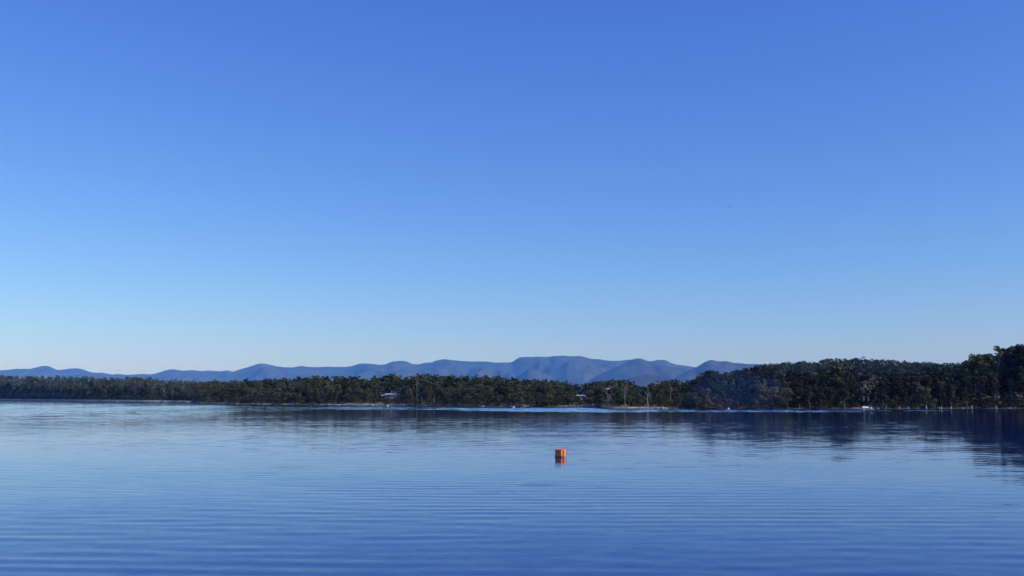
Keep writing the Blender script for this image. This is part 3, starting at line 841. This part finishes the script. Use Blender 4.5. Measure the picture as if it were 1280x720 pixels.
# ------------------------------------------------------------------ boat, dinghy and small buoys
def hull(L, B, D, name, mat, parent, sheer=0.12):
    mb = MB(); n = 11; m_ = 7; v = []
    for i in range(n):
        t = i/(n-1); w = B/2*(1-max(0, (t-0.45)/0.55)**2.2)*(0.88+0.12*math.sin(t*3.1)); x = -L/2 + L*t
        zt = D*0.62 + sheer*t*t
        for j in range(m_):
            a = -1 + 2*j/(m_-1)
            v.append((x, w*a*(1 if abs(a) < 1 else 1.0), zt - (D+sheer*t*t*0.6)*(1-abs(a)**2.4)*(1-0.25*t**3)))
    f = [(i*m_+j, i*m_+j+1, (i+1)*m_+j+1, (i+1)*m_+j) for i in range(n-1) for j in range(m_-1)]
    # inner skin
    k = len(v); v2 = [(x*0.97, y*0.9, z*1.0+0.05 if abs(y) < 1e9 else z) for x, y, z in v]
    f2 = [(k+a, k+d, k+c, k+b) for a, b, c, d in f]
    rim = []
    for i in range(n-1):
        rim.append((i*m_, (i+1)*m_, k+(i+1)*m_, k+i*m_)); rim.append((i*m_+m_-1, k+i*m_+m_-1, k+(i+1)*m_+m_-1, (i+1)*m_+m_-1))
    tr = [tuple(range(m_))[::-1]]
    mb.poly(v+v2, f+f2+rim+tr)
    return mb.build(name, mat, parent, smooth=False)
M['canvas'] = simple('grey_canvas', (0.30, 0.33, 0.36), 0.8, 0.1, 4)
M['perspex'] = simple('tinted_windscreen', (0.05, 0.07, 0.09), 0.15, 0.1, 4)
def boat():
    p = on_water(1087.6, 512.4)
    e = empty('motor_boat', (p.x, p.y, 0), R(-58)); e.scale = (0.8, 0.8, 0.8); prop(e, 'small white open motor boat moored below the pale grey tree', 'boat')
    hull(3.8, 1.6, 0.75, 'hull', M['white'], e)
    MB().box((0.45, 0, 0.66), (0.5, 0.9, 0.5), taper=0.85).build('console', M['white'], e)
    ws = MB().box((0.62, 0, 1.06), (0.04, 0.85, 0.32)).build('windscreen', M['perspex'], e)
    for x in (-0.5, -1.2): MB().box((x, 0, 0.42), (0.28, 1.3, 0.06)).build('thwart', M['white'], e)
    o = MB().box((-1.98, 0, 0.72), (0.3, 0.26, 0.42), taper=0.8).build('outboard_motor', M['black'], e)
    MB().box((-1.98, 0, 0.1), (0.12, 0.1, 0.9)).build('outboard_leg', M['black'], o)
    t = MB(); t.tube([(1.6, y, 0.62+h) for y, h in ((-0.28,0),(-0.2,0.22),(0.2,0.22),(0.28,0))], [0.02]*4, 5); t.build('bow_rail', M['steel'], e)
    p = at_depth(1082.0, 509.0, shore_D(1082)+1.6)
    e = empty('dinghy', (p.x, p.y, ground_z(1082, 1.6)), R(8)); prop(e, 'pale upturned dinghy lying on the bank behind the moored boat', 'dinghy')
    h = hull(2.6, 1.2, 0.5, 'hull', M['white'], e); h.rotation_euler = (R(180), 0, 0); h.location = (0, 0, 0.42)
    MB().box((0, 0, 0.66), (2.1, 0.05, 0.06)).build('keel', M['canvas'], e)
boat()
def float_buoy(px, y, r, label, mat='white', base='orange'):
    p = on_water(px, y); e = empty('mooring_buoy', (p.x, p.y, 0)); prop(e, label, 'buoy')
    MB().lathe([(r*0.15,-r), (r*0.7,-r*0.7), (r,0), (r*0.98,r*0.15)], 14).build('lower_band', M[base], e, smooth=True)
    MB().lathe([(r*0.99,r*0.15), (r*0.9,r*0.6), (r*0.55,r*1.1), (r*0.2,r*1.3)], 14).build('float', M[mat], e, smooth=True)
    MB().tube([(0,0,r*1.25),(0,0,r*1.6)], [r*0.12]*2, 6).build('eye', M['steel'], e)
float_buoy(910.6, 511.6, 0.36, 'round white mooring buoy in front of the smoky dark wood')
float_buoy(484.6, 508.3, 0.42, 'small bright float just off the bank below the white house')
float_buoy(642.0, 510.0, 0.42, 'small white float off the long point near the inlet')

# ------------------------------------------------------------------ houses
M['roof'] = simple('pale_metal_roof', (0.52, 0.52, 0.53), 0.45, 0.06, 1.5)
M['wall'] = simple('weatherboard', (0.42, 0.39, 0.34), 0.8, 0.1, 1.5)
M['darkwall'] = simple('brown_boards', (0.12, 0.09, 0.07), 0.8, 0.15, 1.5)
M['glass'] = simple('window_glass', (0.03, 0.04, 0.05), 0.1, 0.1, 1)
def house(px, y_eave, s, W, Dp, Hw, Hr, name, label, cat, wall='wall', wins=3, rz=0, verandah=True, fascia=0.35):
    Y = shore_D(px) + s; p = at_depth(px, y_eave, Y); gz = ground_z(px, s)
    e = empty(name, (p.x, p.y, p.z - Hw), rz); prop(e, label, cat)
    MB().box((0, 0, (Hw + (gz - (p.z-Hw)) - 1.0)/2), (W, Dp, Hw - (gz-(p.z-Hw)) + 1.0)).build('wall', M[wall], e)
    r = MB(); o = 0.6
    v = [(-W/2-o,-Dp/2-o,Hw),(W/2+o,-Dp/2-o,Hw),(W/2+o,Dp/2+o,Hw),(-W/2-o,Dp/2+o,Hw),(-W/2-o,0,Hw+Hr),(W/2+o,0,Hw+Hr)]
    v += [(x,y,z-0.0+fascia) for x,y,z in v]
    r.poly(v, [(0,3,4),(1,5,2),(0,4,5,1),(3,2,5,4),(6,10,9),(7,8,11),(6,7,11,10),(9,10,11,8),(0,1,7,6),(3,9,8,2),(0,6,9,3),(1,2,8,7)])
    rf = r.build('roof', M['roof'], e)
    MB().box((W*0.28, Dp*0.1, Hw+Hr+0.35), (0.5,0.5,1.3)).build('chimney', M[wall], rf)
    for k in range(wins):
        x = -W/2 + W*(k+0.5)/wins
        if k == wins//2 and wins > 2:
            MB().box((x, -Dp/2-0.03, 1.05), (0.95, 0.08, 2.1)).build('door', M['white'], e); continue
        wf = MB().box((x, -Dp/2-0.03, Hw*0.58), (1.7, 0.1, 1.25)).build('window', M['white'], e)
        MB().box((x-0.39, -Dp/2-0.07, Hw*0.58), (0.68, 0.06, 1.05)).build('pane', M['glass'], wf)
        MB().box((x+0.39, -Dp/2-0.07, Hw*0.58), (0.68, 0.06, 1.05)).build('pane', M['glass'], wf)
    if verandah:
        MB().box((0, -Dp/2-1.3, Hw-0.25), (W, 2.0, 0.12)).build('verandah_roof', M['roof'], e)
        for k in range(5): MB().box((-W/2+0.1+(W-0.2)*k/4, -Dp/2-2.2, Hw/2-0.16), (0.14,0.14,Hw-0.3)).build('verandah_post', M['white'], e)
        MB().box((0, -Dp/2-2.2, 0.95), (W-0.3, 0.06, 0.08)).build('rail', M['white'], e)
    return e
house(489.8, 493.4, 44, 5.0, 5, 2.4, 0.5, 'house', 'white trimmed house with a verandah half hidden in the wooded point', 'house', wins=3, rz=R(-4), fascia=0.12)
house(481.3, 494.8, 42, 2.0, 3.5, 2.0, 0.25, 'garage', 'little pale roofed annex against the white trimmed house', 'garage', wins=1, verandah=False, fascia=0.3)
house(725.8, 494.9, 46, 3.2, 4, 1.8, 0.25, 'boat_shed', 'low shed with a pale roof among trees by the inlet', 'shed', 'darkwall', wins=3, verandah=False, fascia=0.22)
house(761, 486.6, 44, 1.6, 4, 3.0, 0.12, 'roofed_house', 'house with a flat white roof edge up in the grove', 'house', 'darkwall', wins=2, verandah=False, fascia=0.35)
def shed(px, y, s, label):
    Y = shore_D(px)+s; p = at_depth(px, y, Y); gz = min(ground_z(px, s), p.z-0.8)
    e = empty('water_tank', (p.x, p.y, gz)); prop(e, label, 'tank'); h = p.z - gz
    MB().lathe([(0.42,0),(0.42,h)], 16).build('drum', M['white'], e)
    MB().lathe([(0.46,h),(0.2,h+0.15),(0.05,h+0.18)], 16).build('lid', M['roof'], e)
shed(543, 497.4, 10, 'squat white tank on the bank past the white house')
shed(527.5, 497.0, 13, 'narrower dull tank between the house and the squat white one')
shed(471.5, 498.0, 20, 'bright little tank below the pale annex of the house')
def person_like_sign(px, ytop, s, label, c):
    Y = shore_D(px)+s; gz = ground_z(px, s); p = at_depth(px, ytop, Y); h = p.z-gz
    e = empty('sign', (p.x, p.y, gz)); prop(e, label, 'sign')
    MB().box((0,0,h*0.35), (0.14,0.1,h*0.7+0.4)).build('pole', M['bark'], e)
    MB().box((0,-0.08,h*0.8), (0.75,0.06,h*0.42)).build('board', M[c], e)
M['pink'] = simple('faded_red_paint', (0.5, 0.27, 0.24), 0.6, 0.1, 3)
person_like_sign(674, 501.2, 1.8, 'faded reddish notice board standing on the bank of the long point', 'pink')
person_like_sign(706.8, 502.8, 2.0, 'small white notice board on the bank by the inlet', 'white')

# ------------------------------------------------------------------ pale rocks on the banks
M['rock'] = simple('pale_sandstone', (0.50, 0.46, 0.40), 0.9, 0.2, 1.5)
def rock_mesh(seed):
    import bmesh
    bm = bmesh.new(); bmesh.ops.create_icosphere(bm, subdivisions=2, radius=1)
    for v in bm.verts:
        k = 1 + 0.35*mnoise.noise(v.co*1.3 + Vector((seed*7, 0, 0))); v.co = Vector((v.co.x*k*1.5, v.co.y*k, v.co.z*k*0.62))
    me = bpy.data.meshes.new('rock'); bm.to_mesh(me); bm.free(); me.materials.append(M['rock']); return me
ROCKS = {}
RM = [rock_mesh(i) for i in range(4)]
for k, (px, r, where) in enumerate([(6,1.0,0),(22,.7,0),(54,1.2,0),(58,.8,0),(62,1.3,0),(84,.6,0),(98,.9,0),(112,.8,0),(148,1.2,0),(155,.9,0),(177,1.1,0),(189,1.0,0),(206,1.1,0),(210,.7,0),(216,.8,0),(225,.9,0),(241,.8,0),
                     (297,.7,1),(324,.8,1),(337,.6,1),(346,.5,1),(356,.8,1),(395,.7,1),(402,.5,1),(412,.7,1),(425,.6,1),(448,.5,1),(456,.5,1),(466,.8,1),(472,.5,1),
                     (505,.7,2),(536,.4,2),(604,.5,2),(680,.5,2),(707,.6,2),(722,.5,2),(740,.5,2),(750,.5,2),
                     (786,.5,3),(792,.4,3),(828,.9,3),(832,.6,3),(1075,.4,4),(1097,.4,4),(1203,.4,5),(1262,.4,5)]):
    s = 0.9; Y = shore_D(px)+s; r_ = uv_ray(px, 496)
    o = link('rock', RM[k % 4], None, (r_.x/r_.y*Y, Y, max(0.1, ground_z(px, s))), k*1.3); o.scale = (r*0.8, r*0.8, r*0.55)
    lab = ['pale rock on the far sandy shore of the bay', 'pale rock on the point before the white house',
           'small pale rock between the white house and the inlet', 'sandstone rock on the bare bank by the dead tree',
           'small rock on the bank near the moored boat', 'small rock on the bank behind the posts'][where]
    if where == 0: lab += [' near its open end', ', middle stretch', ', by the wooded point'][0 if px < 80 else 1 if px < 160 else 2]
    prop(o, lab, 'rock', lab.replace('rock', 'rocks', 1)); ROCKS.setdefault(lab, []).append((r, px, o))
tell_apart(ROCKS, ('large', 'middling', 'small'))

# ------------------------------------------------------------------ bird
def bird():
    p = at_depth(912.3, 257.8, 330)
    e = empty('bird', p, R(25)); e.rotation_euler = (0, R(-25), R(30)); prop(e, 'single dark bird gliding high in the clear blue sky', 'bird')
    M['feather'] = simple('dark_feathers', (0.05, 0.045, 0.04), 0.8, 0.2, 10)
    v = []; f = []
    prof_ = [(-0.42,0.01,0.03),(-0.34,0.10,0.012),(-0.2,0.05,0.04),(-0.05,0.09,0.08),(0.1,0.10,0.09),(0.22,0.06,0.06),(0.3,0.05,0.055),(0.36,0.035,0.04),(0.42,0.006,0.008)]
    mb = MB(); n = 8; b0 = []
    for y, w, h in prof_:
        for j in range(n):
            a = 2*math.pi*j/n; v.append((w*math.cos(a), y, h*math.sin(a)))
    f = [(k*n+j, k*n+(j+1)%n, (k+1)*n+(j+1)%n, (k+1)*n+j) for k in range(len(prof_)-1) for j in range(n)]
    mb.poly(v, f)
    for s in (-1, 1):
        st = [(0.05,0.12,-0.10,0.04),(0.3,0.16,-0.06,0.12),(0.6,0.10,-0.07,0.10),(0.85,-0.06,-0.14,0.02)]
        w = []
        for x, yl, yt, z in st: w += [(s*x, yl, z+0.012), (s*x, yt, z), (s*x, yt, z-0.01), (s*x, yl, z-0.012)]
        ff = [(k*4+j, k*4+(j+1)%4, k*4+4+(j+1)%4, k*4+4+j) for k in range(3) for j in range(4)] + [(12,13,14,15)]
        mb.poly(w, ff)
    o = mb.build('body', M['feather'], e, smooth=True)
bird()

# ------------------------------------------------------------------ smoke and haze
def volume_mat(name, color, density, aniso=0.0):
    m = bpy.data.materials.new(name); m.use_nodes = True; nt = m.node_tree; nt.nodes.clear()
    out = nt.nodes.new('ShaderNodeOutputMaterial'); pv = nt.nodes.new('ShaderNodeVolumePrincipled')
    pv.inputs['Color'].default_value = (*color, 1); pv.inputs['Density'].default_value = density; pv.inputs['Anisotropy'].default_value = aniso; pv.inputs['Absorption Color'].default_value = (1, 1, 1, 1)
    nt.links.new(pv.outputs[0], out.inputs['Volume']); return m
HAZE_D = 3.4e-5
hz = MB(); hz.box((0, 8000, 559.5), (76000, 76000, 1121))
o = hz.build('haze', volume_mat('haze_air', (0.10, 0.34, 1.0), HAZE_D, -0.25)); prop(o, 'thin blue haze lying over the lake and mountains', None, None, 'stuff')

def smoke():
    import bmesh
    px, py = 920, 492; Y = shore_D(px) - 3; p = at_depth(px, py, Y)
    bm = bmesh.new(); bmesh.ops.create_icosphere(bm, subdivisions=4, radius=1)
    for v in bm.verts:
        k = 1 + 0.18*mnoise.noise(v.co*1.1 + Vector((4, 2, 0)))
        v.co = Vector((v.co.x*17*k, v.co.y*12*k, max(v.co.z*8.5*k, -p.z+0.3)))
    me = bpy.data.meshes.new('smoke'); bm.to_mesh(me); bm.free(); me.materials.append(volume_mat('wood_smoke', (0.16, 0.38, 1.0), 0.0028, -0.2))
    prop(link('smoke', me, None, p), 'faint blue wood smoke hanging before the dark headland', None, None, 'stuff')
smoke()
